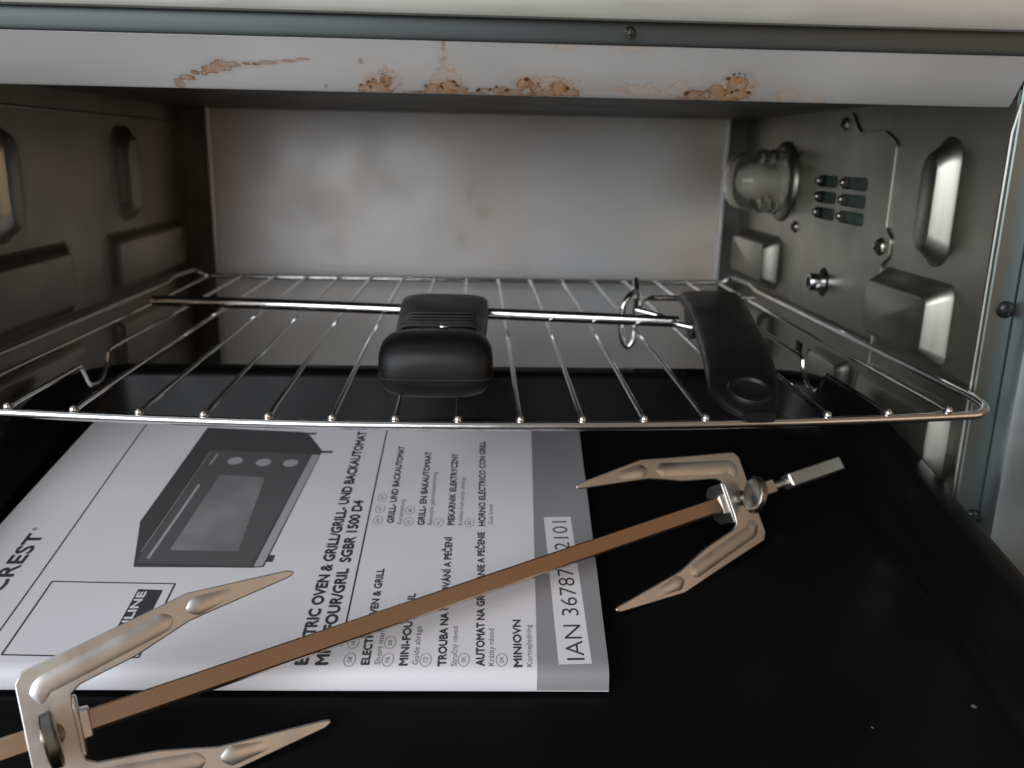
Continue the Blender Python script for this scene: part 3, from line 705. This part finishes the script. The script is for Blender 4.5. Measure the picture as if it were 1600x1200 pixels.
lp = [Vector((-.72+a, 4.0+b, 0)) for a, b in rrect(1.5, .8, .3, 4)]
loft(bm, [[Vector((p.x, p.y, 1.5)) for p in lp], [Vector((p.x, p.y, 1.665-.2*(p.y-4.2))) for p in lp]]); obj('screw_recess', bm, M['dark'], hdl)
bm = nb(); ball(bm, (-.60, 3.7, 1.84), .17, 14, (1.2, 1, .6)); obj('rivet', bm, M['chrome'], hdl)
bm = nb()
RP = [(-15.4, 16.6, .40), (-15.2, 16.55, .42), (-9, 15.55, .47), (-3.2, 14.45, .5), (1.2, 13.6, .5), (6, 12.95, .48), (9.9, 12.35, .46)]
tube(bm, fillet(RP, .5, 4), .27, 18); obj('rod', bm, M['chrome'], lift_)

# ================================================================== tray gripper: curved black handle with a wire clamp
grip = thing('tray_gripper', 'curved black handle with a bent wire clamp resting at the right of the rack', 'tray gripper', (11, 10, .1))
#      centre (x,y,z) top line, width, thickness
GP = [((13.07, 19.6, .62), 2.9, .3), ((12.96, 18.8, .95), 3.1, .75), ((12.72, 17.2, 1.1), 3.1, .9), ((12.13, 13.6, 1.1), 2.85, .9), ((11.42, 9.8, 1.0), 2.7, .85), ((10.72, 6.0, .86), 2.65, .8),
      ((10.05, 3.0, .68), 2.5, .72), ((9.62, 1.2, .44), 2.35, .6), ((9.62, .35, .16), 1.95, .45), ((9.78, -.15, -.06), 1.3, .28)]
bm = nb(); loops = []
for i, (c, w_, th) in enumerate(GP):
    a = Vector(GP[max(i-1, 0)][0]); b = Vector(GP[min(i+1, len(GP)-1)][0]); t = (b-a).normalized()
    x_ = Vector((1, .08, 0)); x_ = (x_-t*x_.dot(t)).normalized(); n_ = x_.cross(t)
    if n_.z < 0: n_ = -n_
    c = Vector(c)-n_*th/2
    loops.append([c+x_*p+n_*q for p, q in sup(w_, th, 3.6, 28)])
loft(bm, loops); gh = obj('handle', bm, M['plastic'], grip, ang=50)
bm = nb(); lathe(bm, (9.68, .85, .20), (0, -.35, .94), [(.78, .0), (.78, .2), (.72, .29), (.62, .29), (.55, .2), (.3, .14), (.01, .13)], 32); obj('thumb_rest', bm, M['plastic'], gh)
bm = nb(); loops = []
for k in range(13):                                # downward flange under the left edge
    t = k/12; y = 18.2-7.6*t; xl = 11.62-1.35*t; dz = 1.35*math.sin(math.pi*min(1, .12+.88*t))**.7
    loops.append([Vector((xl+.12, y, .75)), Vector((xl-.12, y, .70)), Vector((xl-.05, y, .65-dz)), Vector((xl+.18, y, .65-dz))])
loft(bm, loops); obj('flange', bm, M['plastic'], gh, ang=50)
bm = nb(); loops = [[Vector((9.72+a, -.35+k*.22, -.22+b)) for a, b in sup(1.2-.2*(k == 0), .42-.1*(k == 0), 3.5, 20)] for k in range(4)]
loft(bm, loops); obj('tip_pad', bm, M['plastic'], gh)
bm = nb()
W1 = [(12.0, 18.7, .45), (11.4, 18.85, .5), (9.75, 18.75, .52), (9.2, 17.4, .6), (8.6, 15.6, .75)]
tube(bm, fillet(W1, .5, 5), .15, 12)
W2 = [(10.6, 11.6, .3), (9.7, 12.1, .40), (9.2, 12.75, .62), (8.05, 13.15, .85)]
tube(bm, fillet(W2, .4, 5), .15, 12)
W3 = [(9.05, 18.9, 1.45), (8.95, 18.0, .95), (8.75, 15.9, .55), (8.55, 15.0, .35)]      # stop that sticks up behind
tube(bm, fillet(W3, .4, 5), .16, 12)
W4 = [(8.15, 14.2, 1.55), (7.75, 13.4, 1.5), (7.45, 13.2, 1.1), (7.38, 13.2, .3), (7.5, 13.2, -.65), (7.75, 13.2, -1.0), (8.0, 13.2, -.7), (8.05, 13.3, .3), (8.2, 14.0, 1.2)]
tube(bm, fillet(W4, .3, 5), .14, 12)
W5 = [(13.8, 19.5, .5), (15.4, 19.75, .42), (15.75, 19.8, .42)]
tube(bm, fillet(W5, .4, 5), .13, 12)
obj('wire_clamp', bm, M['chrome'], grip)
